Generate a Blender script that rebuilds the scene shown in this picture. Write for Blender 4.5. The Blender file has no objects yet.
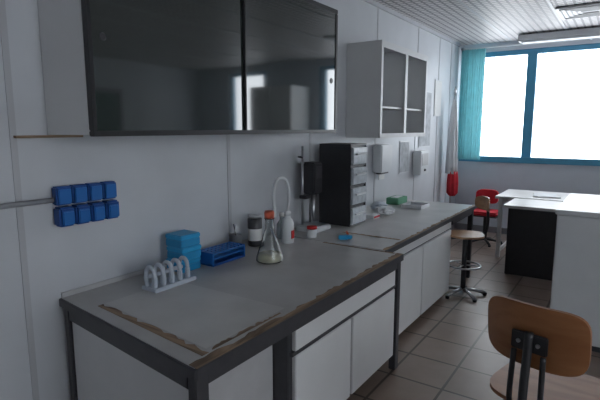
import bpy, bmesh, math, random
from mathutils import Vector, Matrix
random.seed(4)
FL=0.22; SC=1.1
# ---------------- materials ----------------
def mat(name,col,rough=0.5,metal=0.0,noise=0.06,nscale=6,bump=0.0,trans=0.0,ior=1.45,spec=0.5):
    m=bpy.data.materials.new(name); m.use_nodes=True
    nt=m.node_tree; b=nt.nodes['Principled BSDF']
    b.inputs['Roughness'].default_value=rough; b.inputs['Metallic'].default_value=metal
    b.inputs['Transmission Weight'].default_value=trans; b.inputs['IOR'].default_value=ior
    b.inputs['Specular IOR Level'].default_value=spec
    if noise>0:
        g=nt.nodes.new('ShaderNodeNewGeometry'); n=nt.nodes.new('ShaderNodeTexNoise'); n.inputs['Scale'].default_value=nscale; n.inputs['Detail'].default_value=5
        r=nt.nodes.new('ShaderNodeValToRGB')
        r.color_ramp.elements[0].position=0.3; r.color_ramp.elements[1].position=0.7
        r.color_ramp.elements[0].color=[c*(1-noise) for c in col[:3]]+[1]
        r.color_ramp.elements[1].color=[min(1,c*(1+noise)) for c in col[:3]]+[1]
        nt.links.new(g.outputs['Position'],n.inputs['Vector']); nt.links.new(n.outputs['Fac'],r.inputs['Fac']); nt.links.new(r.outputs['Color'],b.inputs['Base Color'])
        if bump>0:
            bp=nt.nodes.new('ShaderNodeBump'); bp.inputs['Strength'].default_value=bump; bp.inputs['Distance'].default_value=0.01
            nt.links.new(n.outputs['Fac'],bp.inputs['Height']); nt.links.new(bp.outputs['Normal'],b.inputs['Normal'])
    else: b.inputs['Base Color'].default_value=(*col[:3],1)
    return m
def wood(name,c1,c2,rough=0.4,scale=3,axis=0,hf=14):
    m=mat(name,c1,rough,noise=0); nt=m.node_tree; b=nt.nodes['Principled BSDF']
    g=nt.nodes.new('ShaderNodeNewGeometry'); mp=nt.nodes.new('ShaderNodeMapping')
    s=[hf]*3; s[axis]=1.5; mp.inputs['Scale'].default_value=s
    n=nt.nodes.new('ShaderNodeTexNoise'); n.inputs['Scale'].default_value=scale; n.inputs['Detail'].default_value=6; n.inputs['Distortion'].default_value=0.6
    r=nt.nodes.new('ShaderNodeValToRGB'); r.color_ramp.elements[0].position=.35; r.color_ramp.elements[1].position=.65
    r.color_ramp.elements[0].color=(*c1,1); r.color_ramp.elements[1].color=(*c2,1)
    nt.links.new(g.outputs['Position'],mp.inputs['Vector']); nt.links.new(mp.outputs['Vector'],n.inputs['Vector'])
    nt.links.new(n.outputs['Fac'],r.inputs['Fac']); nt.links.new(r.outputs['Color'],b.inputs['Base Color'])
    return m
def brickmat(name,c1,c2,mortar,w,h,msize,rough,axes='XY',bump=0.3,offset=0.0,noise=.0,metal=0):
    m=mat(name,c1,rough,metal,noise=0); nt=m.node_tree; b=nt.nodes['Principled BSDF']
    g=nt.nodes.new('ShaderNodeNewGeometry'); sp=nt.nodes.new('ShaderNodeSeparateXYZ'); cb=nt.nodes.new('ShaderNodeCombineXYZ')
    nt.links.new(g.outputs['Position'],sp.inputs[0])
    nt.links.new(sp.outputs[axes[0]],cb.inputs[0]); nt.links.new(sp.outputs[axes[1]],cb.inputs[1])
    br=nt.nodes.new('ShaderNodeTexBrick'); br.offset=offset; br.inputs['Scale'].default_value=1
    br.inputs['Brick Width'].default_value=w; br.inputs['Row Height'].default_value=h; br.inputs['Mortar Size'].default_value=msize
    br.inputs['Color1'].default_value=(*c1,1); br.inputs['Color2'].default_value=(*c2,1); br.inputs['Mortar'].default_value=(*mortar,1)
    nt.links.new(cb.outputs[0],br.inputs['Vector'])
    n=nt.nodes.new('ShaderNodeTexNoise'); n.inputs['Scale'].default_value=7; n.inputs['Detail'].default_value=6
    nt.links.new(g.outputs['Position'],n.inputs['Vector'])
    mx=nt.nodes.new('ShaderNodeMix'); mx.data_type='RGBA'; mx.blend_type='MULTIPLY'; mx.inputs['Factor'].default_value=noise
    nt.links.new(br.outputs['Color'],mx.inputs['A']); nt.links.new(n.outputs['Fac'],mx.inputs['B'])
    nt.links.new(mx.outputs['Result'],b.inputs['Base Color'])
    bp=nt.nodes.new('ShaderNodeBump'); bp.inputs['Strength'].default_value=bump; bp.inputs['Distance'].default_value=0.004; bp.invert=True
    nt.links.new(br.outputs['Fac'],bp.inputs['Height']); nt.links.new(bp.outputs['Normal'],b.inputs['Normal'])
    return m

M={}
M['wall']=mat('wall_panel_paint',(.58,.60,.635),.45,noise=.05,nscale=3)
M['wall2']=mat('wall_far_paint',(.58,.62,.68),.6,noise=.03)
M['trim']=mat('wall_joint_strip',(.48,.49,.52),.4,noise=.04)
M['base']=mat('baseboard_grey',(.25,.25,.27),.5,noise=.04)
M['floor']=brickmat('floor_tile',(.30,.225,.185),(.34,.26,.215),(.10,.075,.06),.33,.33,.008,.36,noise=.35)
M['ceil']=brickmat('ceiling_panel_metal',(.64,.61,.61),(.60,.57,.57),(.24,.23,.24),.075,.075,.012,.5,bump=.4)
M['seam']=mat('ceiling_runner',(.5,.5,.52),.4,noise=.02)
M['blue']=mat('window_frame_blue',(.07,.27,.42),.4,noise=.05)
M['curtain']=mat('curtain_teal',(.26,.58,.62),.8,noise=.12,nscale=12)
nt=M['curtain'].node_tree; tr=nt.nodes.new('ShaderNodeBsdfTranslucent'); tr.inputs[0].default_value=(.24,.52,.56,1)
ms=nt.nodes.new('ShaderNodeMixShader'); ms.inputs[0].default_value=.25
nt.links.new(nt.nodes['Principled BSDF'].outputs[0],ms.inputs[1]); nt.links.new(tr.outputs[0],ms.inputs[2]); nt.links.new(ms.outputs[0],nt.nodes['Material Output'].inputs[0])
M['black']=mat('black_steel',(.030,.030,.034),.4,noise=.1,nscale=20)
M['dark']=mat('dark_frame',(.055,.055,.062),.35,noise=.1,nscale=20)
M['white']=mat('white_laminate',(.72,.725,.73),.35,noise=.03,nscale=4)
M['white2']=mat('off_white_metal',(.62,.64,.66),.35,noise=.04)
M['cabw']=mat('cabinet_pale_grey',(.62,.63,.64),.4,noise=.03)
M['grey']=mat('grey_panel',(.48,.48,.49),.45,noise=.08)
M['dglass']=mat('smoked_glass',(.030,.038,.037),.05,noise=0,spec=1.0,ior=1.6)
M['added_door']=mat('added_door_green',(.05,.10,.09),.5,noise=.05)
M['pblue']=mat('blue_plastic',(.02,.15,.46),.4,noise=.05)
M['cyan']=mat('sky_blue_plastic',(.03,.36,.66),.4,noise=.05)
M['cyan2']=mat('sky_blue_plastic_base',(.02,.27,.54),.4,noise=.05)
M['dblue']=mat('dark_blue_plastic',(.012,.07,.27),.4,noise=.05)
M['rack']=mat('rack_grey_plastic',(.52,.57,.64),.45,noise=.03)
M['metal']=mat('brushed_steel',(.55,.56,.58),.3,metal=.9,noise=.06,nscale=30)
M['pipe']=mat('conduit_grey',(.28,.29,.31),.4,noise=.05)
M['red']=mat('red_plastic',(.55,.02,.02),.5,noise=.06)
M['redf']=mat('red_fabric',(.55,.025,.04),.85,noise=.12,nscale=30)
M['orange']=mat('orange_cap',(.66,.13,.07),.4,noise=.04)
M['glass']=mat('clear_glass',(.95,.97,.97),.02,noise=0,trans=1.0,ior=1.3)
M['liquid']=mat('pale_liquid',(.85,.80,.62),.1,noise=.05,trans=.3)
M['clear']=mat('clear_drawer_plastic',(.46,.50,.54),.2,noise=.15,nscale=25)
M['wood']=wood('plywood_orange',(.27,.11,.045),(.36,.16,.07),.35,scale=2,hf=9)
M['wood2']=wood('plywood_stool',(.42,.24,.13),(.52,.32,.18),.4)
M['worn']=wood('worn_edge_chipboard',(.14,.095,.065),(.40,.28,.19),.8,scale=2.5,axis=1)
M['wornx']=wood('worn_edge_chipboard_x',(.14,.095,.065),(.40,.28,.19),.8,scale=2.5,axis=0)
M['paper']=mat('paper_white',(.75,.75,.74),.8,noise=.03)
M['paperg']=mat('poster_grey',(.42,.44,.47),.7,noise=.2,nscale=14)
M['green']=mat('green_cloth',(.12,.32,.20),.8,noise=.1)
M['tissue']=mat('tissue_white',(.72,.74,.76),.9,noise=.05)
M['top']=mat('worktop_grey_laminate',(.50,.495,.49),.34,noise=.10,nscale=5)
M['topl']=mat('worktop_sheet_light',(.58,.575,.565),.34,noise=.08,nscale=5)

# ---------------- mesh helpers ----------------
def empty(name):
    e=bpy.data.objects.new(name,None); bpy.context.collection.objects.link(e); e.empty_display_size=.05; return e
def addobj(name,bm,m,parent=None,smooth=False):
    me=bpy.data.meshes.new(name); bm.to_mesh(me); bm.free()
    o=bpy.data.objects.new(name,me); bpy.context.collection.objects.link(o)
    if m is not None: me.materials.append(m if not isinstance(m,str) else M[m])
    if smooth:
        for p in me.polygons: p.use_smooth=True
    if parent: o.parent=parent
    return o
def box(name,a,b,m,parent=None,bev=0.0,rot=0,piv=None,rotm=None):
    bm=bmesh.new(); bmesh.ops.create_cube(bm,size=1)
    a=Vector(a); b=Vector(b); c=(a+b)/2; d=b-a
    for v in bm.verts: v.co=Vector((v.co.x*d.x,v.co.y*d.y,v.co.z*d.z))+c
    if bev>0: bmesh.ops.bevel(bm,geom=list(bm.edges),offset=min(bev,min(abs(x) for x in d)*.45),segments=2,affect='EDGES')
    pv=Vector(piv) if piv else c
    if rot: bmesh.ops.rotate(bm,cent=pv,matrix=Matrix.Rotation(rot,3,'Z'),verts=bm.verts)
    if rotm: bmesh.ops.rotate(bm,cent=pv,matrix=rotm,verts=bm.verts)
    return addobj(name,bm,m,parent)
def lathe(name,prof,c,m,parent=None,seg=32,smooth=True):
    bm=bmesh.new(); rings=[]
    for r,z in prof:
        if r<1e-5: rings.append([bm.verts.new((c[0],c[1],z))])
        else: rings.append([bm.verts.new((c[0]+r*math.cos(2*math.pi*i/seg),c[1]+r*math.sin(2*math.pi*i/seg),z)) for i in range(seg)])
    for A,B in zip(rings,rings[1:]):
        for i in range(seg):
            j=(i+1)%seg
            if len(A)==1 and len(B)==1: continue
            if len(A)==1: bm.faces.new((A[0],B[j],B[i]))
            elif len(B)==1: bm.faces.new((A[i],A[j],B[0]))
            else: bm.faces.new((A[i],A[j],B[j],B[i]))
    bmesh.ops.recalc_face_normals(bm,faces=bm.faces)
    return addobj(name,bm,m,parent,smooth)
def cyl(name,c,r,z0,z1,m,parent=None,seg=28):
    e=min(.003,r*.2)
    return lathe(name,[(0,z0),(r-e,z0),(r,z0+e),(r,z1-e),(r-e,z1),(0,z1)],c,m,parent,seg,smooth=False)
def tube(name,pts,r,m,parent=None,seg=10,smooth_n=0,flat=None):
    P=[Vector(p) for p in pts]
    for _ in range(smooth_n):
        Q=[P[0]]
        for a,b in zip(P,P[1:]): Q+= [a*.75+b*.25,a*.25+b*.75]
        Q.append(P[-1]); P=Q
    bm=bmesh.new(); rings=[]
    prevn=None
    for i,p in enumerate(P):
        t=(P[min(i+1,len(P)-1)]-P[max(i-1,0)]).normalized()
        if prevn is None: n=t.orthogonal().normalized()
        else: n=(prevn-t*prevn.dot(t)).normalized()
        prevn=n; bb=t.cross(n)
        rings.append([bm.verts.new(p+n*r*math.cos(2*math.pi*k/seg)+bb*r*math.sin(2*math.pi*k/seg)) for k in range(seg)])
    for A,B in zip(rings,rings[1:]):
        for k in range(seg):
            j=(k+1)%seg; bm.faces.new((A[k],A[j],B[j],B[k]))
    bm.faces.new(rings[0][::-1]); bm.faces.new(rings[-1])
    bmesh.ops.recalc_face_normals(bm,faces=bm.faces)
    return addobj(name,bm,m,parent,True)
def ring(name,c,R,r,z,m,parent=None,seg=36):
    pts=[(c[0]+R*math.cos(2*math.pi*i/seg),c[1]+R*math.sin(2*math.pi*i/seg),z) for i in range(seg+1)]
    return tube(name,pts,r,m,parent,8)
def panel(name,c,w,h,th,m,parent=None,curve=0.0,mode='back',ang=0,tilt=0,power=5,nx=20,ny=12):
    bm=bmesh.new()
    def pos(s,t):
        k=(abs(s)**power+abs(t)**power)**(1/power) if (s or t) else 1
        mx=max(abs(s),abs(t)); f=mx/k if k>0 else 1
        return s*f,t*f
    layers=[]
    for side in (0,1):
        g=[]
        for i in range(nx+1):
            row=[]
            for j in range(ny+1):
                s,t=pos(-1+2*i/nx,-1+2*j/ny)
                x=s*w/2; y=t*h/2; d=curve*(s*s); off=(side-.5)*th
                v=Vector((x,d+off,y)) if mode=='back' else Vector((x,y,d*.5+off))
                row.append(bm.verts.new(v))
            g.append(row)
        layers.append(g)
    for side,g in enumerate(layers):
        for i in range(nx):
            for j in range(ny):
                q=(g[i][j],g[i+1][j],g[i+1][j+1],g[i][j+1])
                bm.faces.new(q if side else q[::-1])
    A,B=layers
    loop=[(i,0) for i in range(nx)]+[(nx,j) for j in range(ny)]+[(i,ny) for i in range(nx,0,-1)]+[(0,j) for j in range(ny,0,-1)]
    for k in range(len(loop)):
        a=loop[k]; b=loop[(k+1)%len(loop)]
        bm.faces.new((A[a[0]][a[1]],A[b[0]][b[1]],B[b[0]][b[1]],B[a[0]][a[1]]))
    bmesh.ops.recalc_face_normals(bm,faces=bm.faces)
    mt=Matrix.Translation(Vector(c))@Matrix.Rotation(ang,4,'Z')@Matrix.Rotation(tilt,4,'X')
    bmesh.ops.transform(bm,matrix=mt,verts=bm.verts)
    return addobj(name,bm,m,parent,False)
def disc(name,c,r,t,m,parent,axis):
    bm=bmesh.new(); bmesh.ops.create_cone(bm,cap_ends=True,segments=24,radius1=r,radius2=r*.8,depth=t)
    rm={'x':Matrix.Rotation(math.pi/2,4,'Y'),'y':Matrix.Rotation(math.pi/2,4,'X'),'z':Matrix.Identity(4)}[axis]
    bmesh.ops.transform(bm,matrix=Matrix.Translation(Vector(c))@rm,verts=bm.verts)
    return addobj(name,bm,m,parent)

# ---------------- room shell ----------------
YF=6.65; YB=-1.5; XR=5.5; ZC=2.68; T=.15
WZ0,WZ1=1.16,2.57
box('floor',(-T,YB-T,FL-.1),(XR+T,YF+T,FL),'floor')
box('ceiling',(-T,YB-T,ZC),(XR+T,YF+T,ZC+.1),'ceil')
box('wall_left',(-T,YB-T,FL),(0,YF+T,ZC),'wall')
RY0,RY1=-.9,1.7
e=empty('wall_right')
box('sill_wall',(XR,YB-T,FL),(XR+T,YF+T,1.0),'wall',e)
box('head_wall',(XR,YB-T,WZ1),(XR+T,YF+T,ZC),'wall',e)
box('jamb_a',(XR,YB-T,1.0),(XR+T,RY0,WZ1),'wall',e)
box('jamb_b',(XR,RY1,1.0),(XR+T,YF+T,WZ1),'wall',e)
w=empty('added_fill_window')  # unseen window opening, added as soft fill light for the left wall
box('frame_bottom',(XR+.02,RY0,1.0),(XR+.09,RY1,1.07),'blue',w); box('frame_top',(XR+.02,RY0,WZ1-.06),(XR+.09,RY1,WZ1),'blue',w)
for i in range(4):
    y=RY0+(RY1-RY0-.08)*i/3; box(f'mullion_{i+1}',(XR+.02,y,1.07),(XR+.09,y+.08,WZ1-.06),'blue',w)
w=empty('added_reflection_door')  # unseen dark door, added to darken the reflection in the left glass pane
box('leaf',(XR-.03,3.95,FL+.005),(XR-.002,4.85,2.15),'added_door',w,.003)
box('frame_a',(XR-.04,3.88,FL+.005),(XR-.002,3.945,2.22),'base',w); box('frame_b',(XR-.04,4.855,FL+.005),(XR-.002,4.92,2.22),'base',w); box('frame_c',(XR-.04,3.945,2.155),(XR-.002,4.855,2.22),'base',w)
tube('lever',[(XR-.03,4.05,1.15),(XR-.07,4.05,1.15),(XR-.07,4.15,1.15)],.009,'metal',w)
box('wall_back',(0,YB-T,FL),(XR,YB,ZC),'wall')
e=empty('wall_front')
box('sill_wall',(0,YF,FL),(XR,YF+T,WZ0),'wall2',e)
box('head_wall',(0,YF,WZ1),(XR,YF+T,ZC),'wall2',e)
box('jamb_left',(0,YF,WZ0),(.03,YF+T,WZ1),'wall2',e)
box('pier',(2.85,YF,WZ0),(3.9,YF+T,WZ1),'wall2',e)
box('jamb_right',(4.75,YF,WZ0),(XR,YF+T,WZ1),'wall2',e)
y0,y1=YF+.02,YF+.09
def window(nm,a,b,xs):
    w=empty(nm)
    box('frame_bottom',(a,YF-.03,WZ0),(b,y1,WZ0+.075),'blue',w,.004)
    box('frame_top',(a,y0,WZ1-.06),(b,y1,WZ1),'blue',w,.004)
    for i,(x,d) in enumerate(xs): box(f'mullion_{i+1}',(x,y0,WZ0+.07),(x+d,y1,WZ1-.05),'blue',w,.004)
window('window_1',.03,2.85,[(.03,.07),(.80,.11),(1.77,.11),(2.74,.11)])
window('window_2',3.9,4.75,[(3.9,.09),(4.66,.09)])
for i,x in enumerate([.62,1.25,1.88,2.5,3.1,3.7,4.3,4.9]):
    box(f'trim_runner_{i+1}',(x-.012,YB,ZC-.006),(x+.012,YF,ZC),'seam')
box('trim_cornice',(0,YB,ZC-.035),(.02,YF,ZC),'trim')
box('baseboard_left',(0,YB,FL),(.012,YF,FL+.08),'base')
box('baseboard_front',(.012,YF-.012,FL),(XR,YF,FL+.08),'base')
for i,y in enumerate([.22,.9,2.08,2.95,4.05,5.05,5.75,6.2]):
    box(f'trim_joint_{i+1}',(0,y-.012,FL+.08),(.004,y+.012,ZC-.035),'trim')

# ---------------- bench 1 ----------------
BZ=.9
b1=empty('lab_bench')
X1=.91; Y0,Y1=1.035,2.50
def slab(name,x0,x1,y0,y1,z0,z1,m,par,n=14):
    bm=bmesh.new(); R_=[]
    for i in range(n+1):
        y=y0+(y1-y0)*i/n
        R_.append([bm.verts.new(p) for p in ((x0,y,z0),(x1,y,z0),(x1,y,z1),(x0,y,z1))])
    for A,B in zip(R_,R_[1:]):
        for k in range(4): bm.faces.new((A[k],A[(k+1)%4],B[(k+1)%4],B[k]))
    bm.faces.new(R_[0]); bm.faces.new(R_[-1])
    bmesh.ops.recalc_face_normals(bm,faces=bm.faces)
    return addobj(name,bm,m,par)
slab('worktop',.005,X1,Y0,Y1,BZ-.035,BZ,'top',b1)
slab('edge_front',X1,X1+.012,Y0,Y1,BZ-.035,BZ-.001,'dark',b1)
box('edge_left',(.005,Y0-.012,BZ-.035),(X1+.012,Y0,BZ-.001),'dark',b1,.002)
def worn(name,a,b,axis,m,parent,n=60,jit=.008):
    bm=bmesh.new(); V=[]
    a=Vector(a); b=Vector(b)
    for i in range(n+1):
        t=i/n
        if axis=='y':
            y=a.y+(b.y-a.y)*t; xi=a.x+random.random()*jit*2
            V.append((bm.verts.new((xi,y,a.z)),bm.verts.new((b.x,y,a.z))))
        else:
            x=a.x+(b.x-a.x)*t; yo=b.y-random.random()*jit*2
            V.append((bm.verts.new((x,a.y,a.z)),bm.verts.new((x,yo,a.z))))
    fs=[]
    for p,q in zip(V,V[1:]): fs.append(bm.faces.new((p[0],p[1],q[1],q[0])))
    r=bmesh.ops.extrude_face_region(bm,geom=fs)
    for v in r['geom']:
        if isinstance(v,bmesh.types.BMVert): v.co.z+=.0015
    bmesh.ops.recalc_face_normals(bm,faces=bm.faces)
    return addobj(name,bm,m,parent)
worn('chipped_front_edge',(X1-.034,Y0,BZ),(X1+.008,Y1,BZ),'y','worn',b1,jit=.010)
worn('chipped_seam',(.40,Y1-.02,BZ),(X1-.04,Y1,BZ),'x','wornx',b1,n=30,jit=.005)
worn('insert_outline_left',(.22,Y0+.05,BZ),(.872,Y0+.08,BZ),'x','wornx',b1,n=25)
worn('insert_outline_right',(.848,Y0+.09,BZ),(.868,1.42,BZ),'y','worn',b1,n=25)
slab('insert_sheet',.22,.846,Y0+.082,1.46,BZ,BZ+.001,'topl',b1)
for nm,x,y in [('leg_fl',.87,Y0),('leg_bl',.02,Y0),('leg_fr',.87,Y1-.05),('leg_br',.02,Y1-.05)]:
    box(nm,(x,y,FL),(x+.04,y+.045,BZ-.035),'dark',b1,.003)
box('rail_left',(.065,Y0,BZ-.085),(.87,Y0+.04,BZ-.04),'dark',b1,.003)
slab('rail_front',.88,.908,Y0+.045,Y1-.05,BZ-.075,BZ-.036,'dark',b1)
box('rail_left_low',(.065,Y0+.005,FL+.10),(.87,Y0+.04,FL+.14),'dark',b1,.003)
box('end_panel',(.065,Y0+.012,FL+.14),(.87,Y0+.03,BZ-.085),'white',b1)
slab('knee_panel',.80,.815,Y0+.05,1.43,.30,BZ-.08,'grey',b1)
for o in b1.children:
    for v in o.data.vertices:
        k=max(0,min(1,(1.46-v.co.y)/.42)); v.co.y-=.11*(v.co.x/.91)*k
box('unit_carcass',(.06,1.43,.30),(.885,2.46,BZ-.075),'dark',b1,.003)
box('unit_plinth',(.10,1.46,FL),(.80,2.44,.30),'black',b1)
box('drawer_front',(.885,1.455,.735),(.905,2.43,.835),'white',b1,.003)
box('added_reflection_door',(.885,1.455,.32),(.905,1.915,.715),'white',b1,.003)
box('added_door_2',(.885,1.935,.32),(.905,2.43,.715),'white',b1,.003)
box('drawer_rail',(.885,1.44,.716),(.900,2.45,.734),'dark',b1)
box('splashback',(.004,Y0,BZ),(.012,Y1,BZ+.02),'grey',b1)

# ---------------- bench 2 ----------------
b2=empty('lab_bench_cupboard')
X2=.80; Ya,Yb=2.515,4.50
box('worktop',(.005,Ya,BZ-.032),(X2,Yb,BZ+.002),'top',b2,.003)
box('edge_front',(X2,Ya,BZ-.032),(X2+.01,Yb,BZ),'dark',b2,.002)
worn('chipped_front_edge',(X2-.022,Ya,BZ+.002),(X2+.006,Yb,BZ+.002),'y','worn',b2)
worn('chipped_seam',(.36,2.80,BZ+.002),(X2-.03,2.825,BZ+.002),'x','wornx',b2,n=30,jit=.006)
for nm,x,y in [('leg_fl',.755,Ya+.05),('leg_bl',.02,Ya+.05),('leg_fr',.755,Yb-.05),('leg_br',.02,Yb-.05)]:
    box(nm,(x,y,FL),(x+.04,y+.045,BZ-.032),'dark',b2,.003)
box('carcass',(.06,Ya+.12,FL+.04),(.765,3.86,BZ-.032),'dark',b2)
box('plinth',(.10,Ya+.14,FL),(.72,3.84,FL+.04),'black',b2)
box('top_strip',(.765,Ya+.13,.80),(.782,3.86,.855),'white',b2,.002)
box('added_reflection_door',(.765,Ya+.13,FL+.05),(.785,3.20,.785),'white',b2,.003)
box('added_door_2',(.765,3.215,FL+.05),(.785,3.86,.785),'white',b2,.003)
box('rail_end',(.06,Yb-.04,BZ-.075),(.76,Yb-.01,BZ-.032),'dark',b2)
box('rail_front',(.77,3.86,BZ-.075),(.792,Yb-.04,BZ-.032),'dark',b2)

# ---------------- glass wall cabinet ----------------
g=empty('glass_wall_cabinet')
gy0,gy1,gz0,gz1=1.03,2.79,1.575,2.34
box('side_left',(.005,gy0,gz0),(.285,gy0+.02,gz1),'white',g)
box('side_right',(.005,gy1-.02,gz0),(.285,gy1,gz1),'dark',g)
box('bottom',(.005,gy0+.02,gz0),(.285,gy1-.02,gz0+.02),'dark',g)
box('top',(.005,gy0+.02,gz1-.02),(.285,gy1-.02,gz1),'white',g)
box('back',(.005,gy0+.02,gz0+.02),(.012,gy1-.02,gz1-.02),'grey',g)
gm=1.885
box('frame_bottom',(.285,gy0,gz0-.005),(.315,gy1,gz0+.016),'black',g,.003)
box('frame_top',(.285,gy0,gz1-.022),(.315,gy1,gz1+.005),'black',g,.003)
box('frame_left',(.285,gy0,gz0+.016),(.315,gy0+.018,gz1-.022),'black',g,.003)
box('frame_right',(.285,gy1-.025,gz0+.016),(.315,gy1,gz1-.022),'black',g,.003)
box('glass_door_1',(.288,gy0+.018,gz0+.016),(.298,gm+.02,gz1-.022),'dglass',g)
box('glass_door_2',(.300,gm,gz0+.016),(.310,gy1-.025,gz1-.022),'dglass',g)
box('door_edge_strip',(.300,gm-.008,gz0+.016),(.312,gm,gz1-.022),'black',g)
disc('finger_pull_1',(.2995,gy0+.07,1.93),.015,.004,'dark',g,'x')
disc('finger_pull_2',(.3115,gy1-.07,1.90),.018,.004,'black',g,'x')
box('hanging_rail',(.002,.90,gz0-.012),(.022,gy0+.14,gz0-.002),'worn',g)

# ---------------- open white wall cabinet ----------------
g=empty('open_wall_cabinet')
cy0,cy1,cz0,cz1=3.48,4.50,1.525,2.265; cx=.295
t=.02
box('side_left',(.005,cy0,cz0),(cx,cy0+t,cz1),'cabw',g)
box('side_right',(.005,cy1-t,cz0),(cx,cy1,cz1),'cabw',g)
box('bottom',(.005,cy0+t,cz0),(cx,cy1-t,cz0+t),'cabw',g)
box('top',(.005,cy0+t,cz1-t),(cx,cy1-t,cz1),'cabw',g)
box('divider',(.012,3.98,cz0+t),(cx,4.0,cz1-t),'cabw',g)
box('back',(.005,cy0+t,cz0+t),(.012,cy1-t,cz1-t),'white2',g)
box('shelf_1',(.012,cy0+t,1.76),(cx-.02,3.98,1.775),'cabw',g)
box('shelf_2',(.012,4.0,1.76),(cx-.02,cy1-t,1.775),'cabw',g)
box('face_top',(cx,cy0,cz1-.05),(cx+.012,cy1,cz1),'cabw',g)
box('face_bottom',(cx,cy0,cz0),(cx+.012,cy1,cz0+.035),'grey',g)
box('face_left',(cx,cy0,cz0+.035),(cx+.012,cy0+.035,cz1-.05),'cabw',g)
box('face_mid',(cx,3.965,cz0+.035),(cx+.012,4.015,cz1-.05),'cabw',g)
box('face_right',(cx,cy1-.035,cz0+.035),(cx+.012,cy1,cz1-.05),'cabw',g)

# ---------------- sockets ----------------
g=empty('blue_socket_block')
for i in range(4):
    a=1.025+i*.070
    box(f'cover_{i+1}',(.004,a,1.292),(.045,a+.066,1.368),'dblue',g,.006)
    box(f'cover_lip_{i+1}',(.045,a+.006,1.298),(.052,a+.060,1.358),'pblue',g,.003)
    box(f'flap_{i+1}',(.004,a,1.205),(.06,a+.066,1.285),'dblue',g,.008)
    box(f'flap_front_{i+1}',(.058,a+.008,1.212),(.068,a+.058,1.268),'pblue',g,.004)
g=empty('conduit_pipe')
tube('pipe',[(.022,-1.0,1.315),(.022,.2,1.315),(.022,1.02,1.315)],.011,'pipe',g)
for i,y in enumerate([-.4,.3,.80]):
    box(f'clip_{i+1}',(.002,y,1.299),(.036,y+.014,1.331),'pipe',g,.003)

# ---------------- far wall / corner stuff ----------------
g=empty('curtain')
bm=bmesh.new(); n=60; A=[];B=[]
for i in range(n+1):
    x=.03+.30*i/n; y=6.53+.025*math.sin(i*1.05)+.008*math.sin(i*.37)
    A.append(bm.verts.new((x,y,1.19))); B.append(bm.verts.new((x,y,2.60)))
for i in range(n): bm.faces.new((A[i],A[i+1],B[i+1],B[i]))
addobj('cloth',bm,'curtain',g,True)
tube('curtain_rail',[(.02,6.53,2.61),(1.6,6.53,2.61)],.008,'white2',g)
for i in range(2): box(f'rail_bracket_{i}',(.06+i*1.4,6.52,2.61),(.08+i*1.4,6.65,2.625),'white2',g)
g=empty('ceiling_lamp')
box('housing',(.76,6.2,ZC-.085),(2.15,6.36,ZC-.012),'white2',g,.006)
box('diffuser',(.79,6.215,ZC-.10),(2.12,6.345,ZC-.085),'tissue',g,.006)
box('mount_1',(1.0,6.26,ZC-.012),(1.05,6.30,ZC-.006),'white2',g); box('mount_2',(1.9,6.26,ZC-.012),(1.95,6.30,ZC-.006),'white2',g)
g=empty('ceiling_air_vent')
box('vent_frame',(1.27,5.05,ZC-.02),(1.80,5.55,ZC-.006),'white2',g,.003)
for i in range(5):
    s=.04*i+.03
    box(f'louver_{i+1}',(1.27+s,5.05+s,ZC-.028),(1.80-s,5.055+s+.012,ZC-.02),'grey',g)
    box(f'louver_b{i+1}',(1.27+s,5.535-s,ZC-.028),(1.80-s,5.55-s,ZC-.02),'grey',g)
    box(f'louver_c{i+1}',(1.27+s,5.067+s,ZC-.028),(1.282+s,5.535-s,ZC-.02),'grey',g)
    box(f'louver_d{i+1}',(1.788-s,5.067+s,ZC-.028),(1.80-s,5.535-s,ZC-.02),'grey',g)
for nm,yA,zA,yB,zB,m in [('wall_notice',4.62,1.15,4.86,1.46,'paperg'),('wall_poster',5.15,1.40,5.50,2.0,'paperg'),('wall_paper_sheet',5.62,1.75,5.85,2.15,'paper')]:
    g=empty(nm); box('sheet',(.004,yA,zA),(.008,yB,zB),m,g); box('frame',(.004,yA-.008,zB),(.010,yB+.008,zB+.01),'white2',g); box('frame_b',(.004,yA-.008,zA-.01),(.010,yB+.008,zA),'white2',g)
g=empty('towel_dispenser')
box('body',(.006,3.98,1.20),(.10,4.22,1.45),'white2',g,.01); box('slot',(.03,4.02,1.185),(.08,4.18,1.20),'dark',g); box('paper',(.045,4.04,1.13),(.05,4.16,1.187),'paper',g)
g=empty('wall_control_box')
box('body',(.006,4.98,1.10),(.10,5.24,1.36),'white2',g,.008); box('window',(.10,5.02,1.2),(.103,5.2,1.33),'grey',g); disc('knob',(.108,5.1,1.15),.015,.016,'dark',g,'x')
g=empty('rolled_flag')
fx,fy=.12,6.02
cyl('base',(fx,fy),.10,FL,FL+.04,'dark',g)
tube('pole',[(fx,fy,FL+.04),(fx,fy,2.02)],.010,'metal',g)
lathe('finial',[(0,2.02),(.02,2.03),(.012,2.07),(0,2.1)],(fx,fy),'metal',g,12)
def cloth(name,c,prof,m,par,seg=40,folds=7,amp=.18):
    bm=bmesh.new(); R_=[]
    for r,z in prof:
        R_.append([bm.verts.new((c[0]+r*(1+amp*math.sin(folds*2*math.pi*i/seg+z*2))*math.cos(2*math.pi*i/seg),c[1]+r*(1+amp*math.sin(folds*2*math.pi*i/seg+z*2))*math.sin(2*math.pi*i/seg),z)) for i in range(seg)])
    for A,B in zip(R_,R_[1:]):
        for i in range(seg): bm.faces.new((A[i],A[(i+1)%seg],B[(i+1)%seg],B[i]))
    bm.faces.new(R_[0][::-1]); bm.faces.new(R_[-1])
    return addobj(name,bm,m,par,True)
cloth('white_band',(fx,fy),[(.065,1.04),(.06,1.3),(.05,1.6),(.03,1.85),(.015,1.95)],'tissue',g)
cloth('red_band',(fx+.02,fy),[(.03,.76),(.06,.80),(.062,.92),(.058,1.0),(.05,1.07)],'redf',g)

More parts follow.
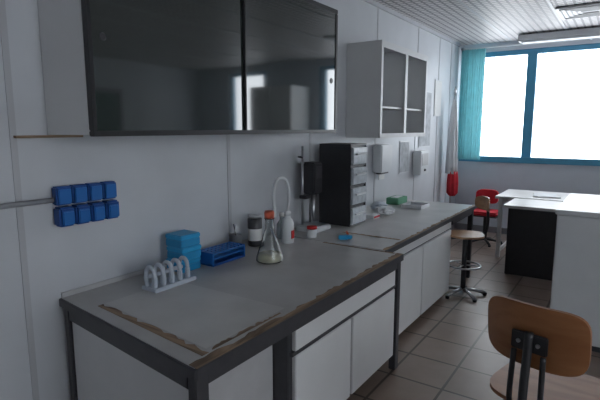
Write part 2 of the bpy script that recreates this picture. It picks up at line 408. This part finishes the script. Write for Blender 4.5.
# ---------------- desks ----------------
g=empty('black_front_desk')
box('top',(1.0,4.73,.865),(1.75,5.27,.892),'topl',g,.003)
box('front_panel',(1.04,4.77,FL+.01),(1.70,4.79,.865),'black',g)
box('side_left',(1.04,4.79,FL),(1.06,5.22,.865),'black',g)
box('side_right',(1.68,4.79,FL),(1.70,5.22,.865),'black',g)
g=empty('white_desk')
box('top',(.80,5.32,.865),(1.95,6.02,.892),'topl',g,.003)
for i,(x,y) in enumerate([(.83,5.36),(.83,5.94),(1.88,5.36),(1.88,5.94)]):
    box(f'leg_{i+1}',(x,y,FL),(x+.04,y+.04,.865),'white',g,.004)
box('rail_1',(.87,5.95,.78),(1.88,5.97,.865),'dark',g); box('rail_2',(.84,5.40,.80),(.86,5.94,.865),'white',g)
box('foot_rail',(.84,5.40,FL+.05),(.86,5.94,FL+.09),'white',g)
g=empty('paper_stack')
box('sheets',(1.15,5.45,.893),(1.36,5.74,.902),'paper',g,rot=.3)
box('sheets_top',(1.13,5.46,.903),(1.34,5.75,.905),'tissue',g,rot=.1)

# ---------------- white low cabinet ----------------
g=empty('white_storage_cabinet')
kx0,kx1,ky0,ky1,kz=1.585,2.35,3.33,4.25,1.10
box('body',(kx0,ky0+.02,FL+.04),(kx1,ky1,kz-.03),'white2',g,.004)
box('plinth',(kx0+.02,ky0+.04,FL),(kx1-.02,ky1-.02,FL+.04),'dark',g)
box('top',(kx0-.01,ky0-.005,kz-.03),(kx1+.01,ky1+.01,kz),'white2',g,.005)
box('added_reflection_door',(kx0+.004,ky0,FL+.05),((kx0+kx1)/2-.004,ky0+.02,kz-.035),'white2',g,.004)
box('added_door_2',((kx0+kx1)/2+.004,ky0,FL+.05),(kx1-.004,ky0+.02,kz-.035),'white2',g,.004)
box('handle',((kx0+kx1)/2-.03,ky0-.02,.75),((kx0+kx1)/2-.018,ky0,.88),'metal',g,.003)
g=empty('tall_white_cupboard')
box('body',(3.0,6.1,FL+.06),(3.8,6.6,2.25),'white',g,.004)
box('plinth',(3.02,6.13,FL),(3.78,6.58,FL+.06),'dark',g)
box('added_reflection_door',(3.005,6.08,FL+.07),(3.395,6.1,2.24),'white',g,.003); box('added_door_2',(3.405,6.08,FL+.07),(3.795,6.1,2.24),'white',g,.003)
box('handle_1',(3.36,6.06,1.2),(3.37,6.08,1.35),'metal',g); box('handle_2',(3.43,6.06,1.2),(3.44,6.08,1.35),'metal',g)

# ---------------- stools & chairs ----------------
def star(g,c,R,z,m,n=5,a0=.3):
    for i in range(n):
        a=a0+2*math.pi*i/n; d=Vector((math.cos(a),math.sin(a),0))
        p=Vector((c[0],c[1],0))
        tube(f'star_leg_{i+1}',[p+d*.02+Vector((0,0,z+.05)),p+d*R*.5+Vector((0,0,z+.042)),p+d*R+Vector((0,0,z+.022))],.014,m,g,8)
        q=p+d*R
        lathe(f'foot_{i+1}',[(0,z),(.016,z),(.018,z+.02),(0,z+.024)],(q.x,q.y),'black',g,12)
g=empty('wooden_lab_stool')
sx,sy=.87,3.97
star(g,(sx,sy),.18,FL,'metal',a0=.5)
cyl('column',(sx,sy),.02,FL+.05,.715,'dark',g)
ring('foot_ring',(sx,sy),.13,.008,.475,'metal',g)
for i in range(3):
    a=i*2.094+.4; tube(f'ring_spoke_{i}',[(sx,sy,.475),(sx+.13*math.cos(a),sy+.13*math.sin(a),.475)],.006,'metal',g,6)
box('seat_plate',(sx-.07,sy-.07,.708),(sx+.07,sy+.07,.722),'black',g)
panel('seat',(sx,sy,.732),.28,.28,.016,'wood2',g,curve=.01,mode='seat',power=3,ang=.5)
ba=math.radians(40); bd=Vector((math.cos(ba),math.sin(ba),0))
P=Vector((sx,sy,0))
tube('back_post',[P+bd*.05+Vector((0,0,.712)),P+bd*.15+Vector((0,0,.715)),P+bd*.19+Vector((0,0,.78)),P+bd*.18+Vector((0,0,1.0))],.013,'black',g,8,2)
bp=P+bd*.165
panel('backrest',(bp.x,bp.y,.99),.22,.11,.012,'wood2',g,curve=-.04,mode='back',ang=ba-math.pi/2,power=4)
g=empty('red_office_chair')
rx,ry=.57,5.98
star(g,(rx,ry),.20,FL,'black',a0=.2)
cyl('column',(rx,ry),.025,FL+.04,.56,'black',g)
box('seat_pan',(rx-.15,ry-.15,.56),(rx+.15,ry+.15,.575),'black',g)
box('seat_cushion',(rx-.16,ry-.16,.575),(rx+.16,ry+.16,.62),'redf',g,.02)
tube('back_post',[(rx-.03,ry+.10,.567),(rx-.03,ry+.21,.57),(rx-.03,ry+.22,.80)],.014,'black',g,8,2)
panel('backrest',(rx-.03,ry+.18,.77),.26,.17,.045,'redf',g,curve=-.03,mode='back',power=4)
g=empty('plywood_chair')
bx,by,ca=1.712,1.60,-.24
def L(x,y,z): return (bx+x*math.cos(ca)-y*math.sin(ca), by+x*math.sin(ca)+y*math.cos(ca), z)
panel('backrest',L(0,0,.950),.315,.215,.012,'wood',g,curve=.03,mode='back',ang=ca,tilt=.12,power=4.5)
panel('seat',L(0.02,.24,.675),.42,.38,.014,'wood',g,curve=.012,mode='seat',ang=ca,power=4)
tube('spine',[L(0,.08,.655),L(0,-.03,.658),L(0,-.045,.72),L(0,-.024,.97)],.014,'black',g,8,2)
tube('bracket_left',[L(-.06,.06,.660),L(-.05,-.03,.70),L(-.045,-.02,.90)],.009,'black',g,8,2)
tube('bracket_right',[L(.06,.06,.660),L(.05,-.03,.70),L(.045,-.02,.90)],.009,'black',g,8,2)
q=L(0,-.018,.935)
box('bracket_plate',(q[0]-.055,q[1]-.006,.905),(q[0]+.055,q[1]+.006,.965),'black',g,.003,rot=ca)
for i,(dx,dz) in enumerate([(-.03,.935),(.03,.935)]):
    q=L(dx,-.030,dz); disc(f'bolt_{i}',q,.007,.006,'metal',g,'y')
q=L(0,.23,.657)
box('seat_mount',(q[0]-.09,q[1]-.09,.650),(q[0]+.09,q[1]+.09,.666),'black',g,.003,rot=ca)
c0=L(0,.24,0)
cyl('column',(c0[0],c0[1]),.022,FL+.05,.652,'black',g)
star(g,(c0[0],c0[1]),.23,FL,'black',a0=.1)

# ---------------- bench items ----------------
Z=BZ+.0012
g=empty('pipette_rack')
box('base',(.20,1.285,Z),(.30,1.52,Z+.018),'rack',g,.004)
for i in range(5):
    y=1.30+i*.047
    tube(f'arch_{i+1}',[(.225,y,Z+.015),(.215,y,Z+.07),(.235,y,Z+.108),(.268,y,Z+.10),(.275,y,Z+.065)],.0095,'rack',g,8,2)
    box(f'tooth_{i+1}',(.262,y-.009,Z+.012),(.285,y+.009,Z+.065),'rack',g,.004)
box('back_rail',(.205,1.295,Z+.045),(.222,1.51,Z+.062),'rack',g,.003)
g=empty('blue_tip_box')
for i in range(3):
    z=Z+.062*i; dx=.006*(i%2)
    box(f'tray_{i+1}',(.06+dx,1.545,z),(.175+dx,1.67,z+.038),'cyan2',g,.004)
    box(f'lid_{i+1}',(.058+dx,1.543,z+.038),(.177+dx,1.672,z+.061),'cyan',g,.005)
g=empty('blue_tube_rack')
rx0,rx1,ry0,ry1=.10,.22,1.71,1.96
box('bottom_tray',(rx0,ry0,Z),(rx1,ry1,Z+.012),'dblue',g,.003)
box('mid_plate',(rx0+.004,ry0+.004,Z+.034),(rx1-.004,ry1-.004,Z+.040),'pblue',g,.002)
box('end_1',(rx0,ry0,Z),(rx1,ry0+.01,Z+.07),'pblue',g,.002)
box('end_2',(rx0,ry1-.01,Z),(rx1,ry1,Z+.07),'pblue',g,.002)
for i in range(5): box(f'bar_x{i}',(rx0+.001+.027*i,ry0+.01,Z+.060),(rx0+.01+.027*i,ry1-.01,Z+.068),'pblue',g)
for i in range(8): box(f'bar_y{i}',(rx0+.002,ry0+.012+.030*i,Z+.061),(rx1-.002,ry0+.019+.030*i,Z+.067),'dblue',g)
g=empty('steel_beaker')
c=(.06,2.06)
lathe('cup',[(0,Z),(.032,Z),(.036,Z+.004),(.036,Z+.085),(.039,Z+.088),(.034,Z+.085),(.033,Z+.006),(0,Z+.006)],c,'metal',g)
tube('spatula',[(c[0]-.02,c[1],Z+.008),(c[0]+.03,c[1]-.03,Z+.15)],.003,'metal',g,6)
tube('stirrer',[(c[0]+.02,c[1],Z+.008),(c[0]-.03,c[1]+.02,Z+.14)],.003,'black',g,6)
g=empty('reagent_can')
c=(.10,2.19)
lathe('body',[(0,Z),(.040,Z),(.043,Z+.003),(.043,Z+.165),(.038,Z+.17),(0,Z+.17)],c,'dark',g)
lathe('label',[(.0435,Z+.035),(.0438,Z+.036),(.0438,Z+.105),(.0435,Z+.106)],c,'paper',g)
lathe('lid',[(0,Z+.17),(.040,Z+.17),(.040,Z+.188),(0,Z+.19)],c,'metal',g)
g=empty('erlenmeyer_flask')
c=(.385,1.965)
k=1.22
pr=[(0,0),(.055,0),(.060,.006),(.058,.02),(.022,.135),(.019,.15),(.019,.185),(.023,.19),(.020,.19),(.0165,.185),(.0165,.15),(.0195,.135),(.0555,.02),(.057,.007),(.054,.004),(0,.004)]
lathe('glass_body',[(r*k,Z+z*k) for r,z in pr],c,'glass',g)
lathe('liquid',[(r*k,Z+z*k) for r,z in [(0,.0045),(.0535,.0045),(.0555,.01),(.0545,.022),(.049,.035),(0,.035)]],c,'liquid',g)
lathe('cap',[(r*k,Z+z*k) for r,z in [(0,.186),(.0155,.186),(.0155,.191),(.021,.191),(.022,.215),(.019,.222),(0,.222)]],c,'orange',g)
g=empty('wash_bottle')
c=(.22,2.36)
lathe('bottle',[(0,Z),(.036,Z),(.039,Z+.005),(.039,Z+.12),(.03,Z+.145),(.018,Z+.155),(.018,Z+.17),(0,Z+.17)],c,'tissue',g)
lathe('cap',[(0,Z+.17),(.021,Z+.17),(.021,Z+.192),(.008,Z+.20),(0,Z+.20)],c,'tissue',g)
tube('spout',[(c[0],c[1],Z+.198),(c[0]+.01,c[1]+.01,Z+.30),(c[0],c[1]-.01,Z+.40),(c[0]-.01,c[1]-.09,Z+.41),(c[0]-.01,c[1]-.13,Z+.34),(c[0]+.0,c[1]-.125,Z+.18)],.009,'tissue',g,8,3)
box('label',(c[0]+.0375,c[1]-.015,Z+.03),(c[0]+.040,c[1]+.015,Z+.08),'red',g)
g=empty('clear_bottle')
c=(.12,2.44)
lathe('body',[(0,Z),(.035,Z),(.037,Z+.004),(.037,Z+.09),(.017,Z+.12),(.017,Z+.14),(0,Z+.14)],c,'clear',g)
lathe('cap',[(0,Z+.14),(.02,Z+.14),(.02,Z+.165),(0,Z+.167)],c,'paper',g)
Z2=BZ+.0032
g=empty('red_label_jar')
c=(.27,2.56)
lathe('body',[(0,Z2),(.03,Z2),(.032,Z2+.004),(.032,Z2+.05),(.028,Z2+.055),(0,Z2+.055)],c,'tissue',g)
lathe('lid',[(0,Z2+.055),(.033,Z2+.055),(.033,Z2+.072),(0,Z2+.073)],c,'red',g)
g=empty('lab_stand_instrument')
box('base',(.07,2.66,Z2),(.24,2.86,Z2+.03),'white2',g,.006)
box('base_top',(.08,2.67,Z2+.03),(.23,2.85,Z2+.036),'metal',g,.003)
tube('rod_1',[(.09,2.72,Z+.03),(.09,2.72,Z+.58)],.008,'metal',g)
tube('rod_2',[(.09,2.82,Z+.03),(.09,2.82,Z+.45)],.007,'metal',g)
box('clamp',(.075,2.70,Z+.22),(.13,2.84,Z+.245),'dark',g,.004)
box('head',(.08,2.73,Z+.25),(.18,2.84,Z+.47),'black',g,.01)
box('display',(.18,2.75,Z+.36),(.183,2.82,Z+.44),'dark',g)
lathe('burette_tip',[(0,Z+.06),(.005,Z+.06),(.012,Z+.11),(.018,Z+.25),(0,Z+.25)],(.14,2.78),'metal',g,16)
tube('clamp_arm',[(.09,2.72,Z+.50),(.09,2.66,Z+.51),(.13,2.64,Z+.51)],.006,'dark',g,8,1)
g=empty('drawer_organizer')
ox0,ox1,oy0,oy1=.06,.33,2.98,3.23
oh=.575; nd=4
box('side_near',(ox0,oy0,Z2),(ox1-.01,oy0+.012,Z2+oh),'black',g,.003)
box('side_far',(ox0,oy1-.012,Z2),(ox1-.01,oy1,Z2+oh),'black',g,.003)
box('back',(ox0,oy0+.012,Z2),(ox0+.01,oy1-.012,Z2+oh),'black',g)
box('top',(ox0,oy0,Z2+oh),(ox1-.01,oy1,Z2+oh+.012),'black',g,.003)
for i in range(nd):
    z=Z2+oh*i/nd
    box(f'shelf_{i}',(ox0+.01,oy0+.012,z),(ox1-.012,oy1-.012,z+.010),'black',g)
    h=oh/nd-.026
    box(f'drawer_{i+1}',(ox0+.03,oy0+.014,z+.012),(ox1+.004,oy1-.014,z+.012+h),'clear',g,.006)
    box(f'drawer_handle_{i+1}',(ox1+.004,oy0+.05,z+.012+h*.55),(ox1+.018,oy1-.05,z+.012+h*.68),'tissue',g,.003)
    box(f'drawer_shadow_gap_{i+1}',(ox0+.03,oy0+.014,z+.014+h),(ox1-.02,oy1-.014,z+.022+h),'black',g)
def crumple(name,c,r,m,sz=.5,seed=1):
    random.seed(seed)
    bm=bmesh.new(); bmesh.ops.create_icosphere(bm,subdivisions=3,radius=r)
    for v in bm.verts:
        k=1+random.uniform(-.16,.16); v.co=Vector((v.co.x*k,v.co.y*k*1.3,max(v.co.z*k*sz,-r*sz*.7)))+Vector((c[0],c[1],c[2]+r*sz*.7))
    e=empty(name); addobj('sheet',bm,m,e,False)
    return e
crumple('crumpled_tissue',(.30,3.62,Z2),.08,'tissue',.45,3)
crumple('crumpled_cloth',(.16,3.82,Z2),.07,'rack',.5,5)
g=empty('marker_box'); box('box',(.26,3.33,Z2),(.34,3.45,Z2+.03),'tissue',g,.004); box('band',(.335,3.34,Z2+.008),(.342,3.44,Z2+.022),'red',g)
g=empty('green_glove_box'); box('box',(.10,4.10,Z2),(.22,4.32,Z2+.06),'green',g,.004); box('slot',(.13,4.14,Z2+.06),(.19,4.28,Z2+.063),'tissue',g)
g=empty('white_tray'); box('floor_plate',(.30,3.98,Z2),(.48,4.20,Z2+.006),'white2',g)
for i,(a,b) in enumerate([((.30,3.98),(.305,4.20)),((.475,3.98),(.48,4.20)),((.305,3.98),(.475,3.985)),((.305,4.195),(.475,4.20))]): box(f'rim_{i}',(a[0],a[1],Z2+.004),(b[0],b[1],Z2+.03),'white2',g)
g=empty('blue_clamp')
box('jaw_1',(.44,2.60,Z2),(.50,2.63,Z2+.026),'cyan',g,.004,rot=.5); box('jaw_2',(.455,2.64,Z2),(.51,2.67,Z2+.022),'cyan',g,.004,rot=-.2)
box('bridge',(.445,2.61,Z2),(.465,2.66,Z2+.018),'cyan',g,.003)
g=empty('orange_cap_tube'); tube('tube',[(.44,2.73,Z2+.009),(.40,2.79,Z2+.009)],.008,'orange',g,10)

# ---------------- unit transform ----------------
MT=Matrix.Scale(SC,4)@Matrix.Translation((0,0,-FL))
for o in list(bpy.data.objects):
    if o.type=='MESH': o.data.transform(MT)
for o in list(bpy.data.objects):
    if o.type=='EMPTY':
        vs=[v.co for ch in o.children for v in ch.data.vertices]
        mn=Vector([min(v[i] for v in vs) for i in range(3)]); mx=Vector([max(v[i] for v in vs) for i in range(3)])
        Lc=Vector(((mn.x+mx.x)/2,(mn.y+mx.y)/2,mn.z))
        o.location=Lc
        for ch in o.children: ch.data.transform(Matrix.Translation(-Lc))

# ---------------- light ----------------
wd=bpy.data.worlds.new('overcast_sky'); bpy.context.scene.world=wd; wd.use_nodes=True
bg=wd.node_tree.nodes['Background']; bg.inputs[0].default_value=(.88,.94,1.0,1); bg.inputs[1].default_value=5.9
cam=bpy.data.cameras.new('camera'); co=bpy.data.objects.new('camera',cam); bpy.context.collection.objects.link(co)
co.location=(1.91*SC,0,(1.6-FL)*SC); co.rotation_euler=(math.radians(81.5),0,math.radians(34.1))
cam.lens=28.8; cam.sensor_width=36; cam.clip_start=.05
bpy.context.scene.camera=co
sc=bpy.context.scene
sc.view_settings.view_transform='Standard'; sc.view_settings.look='None'; sc.view_settings.exposure=0
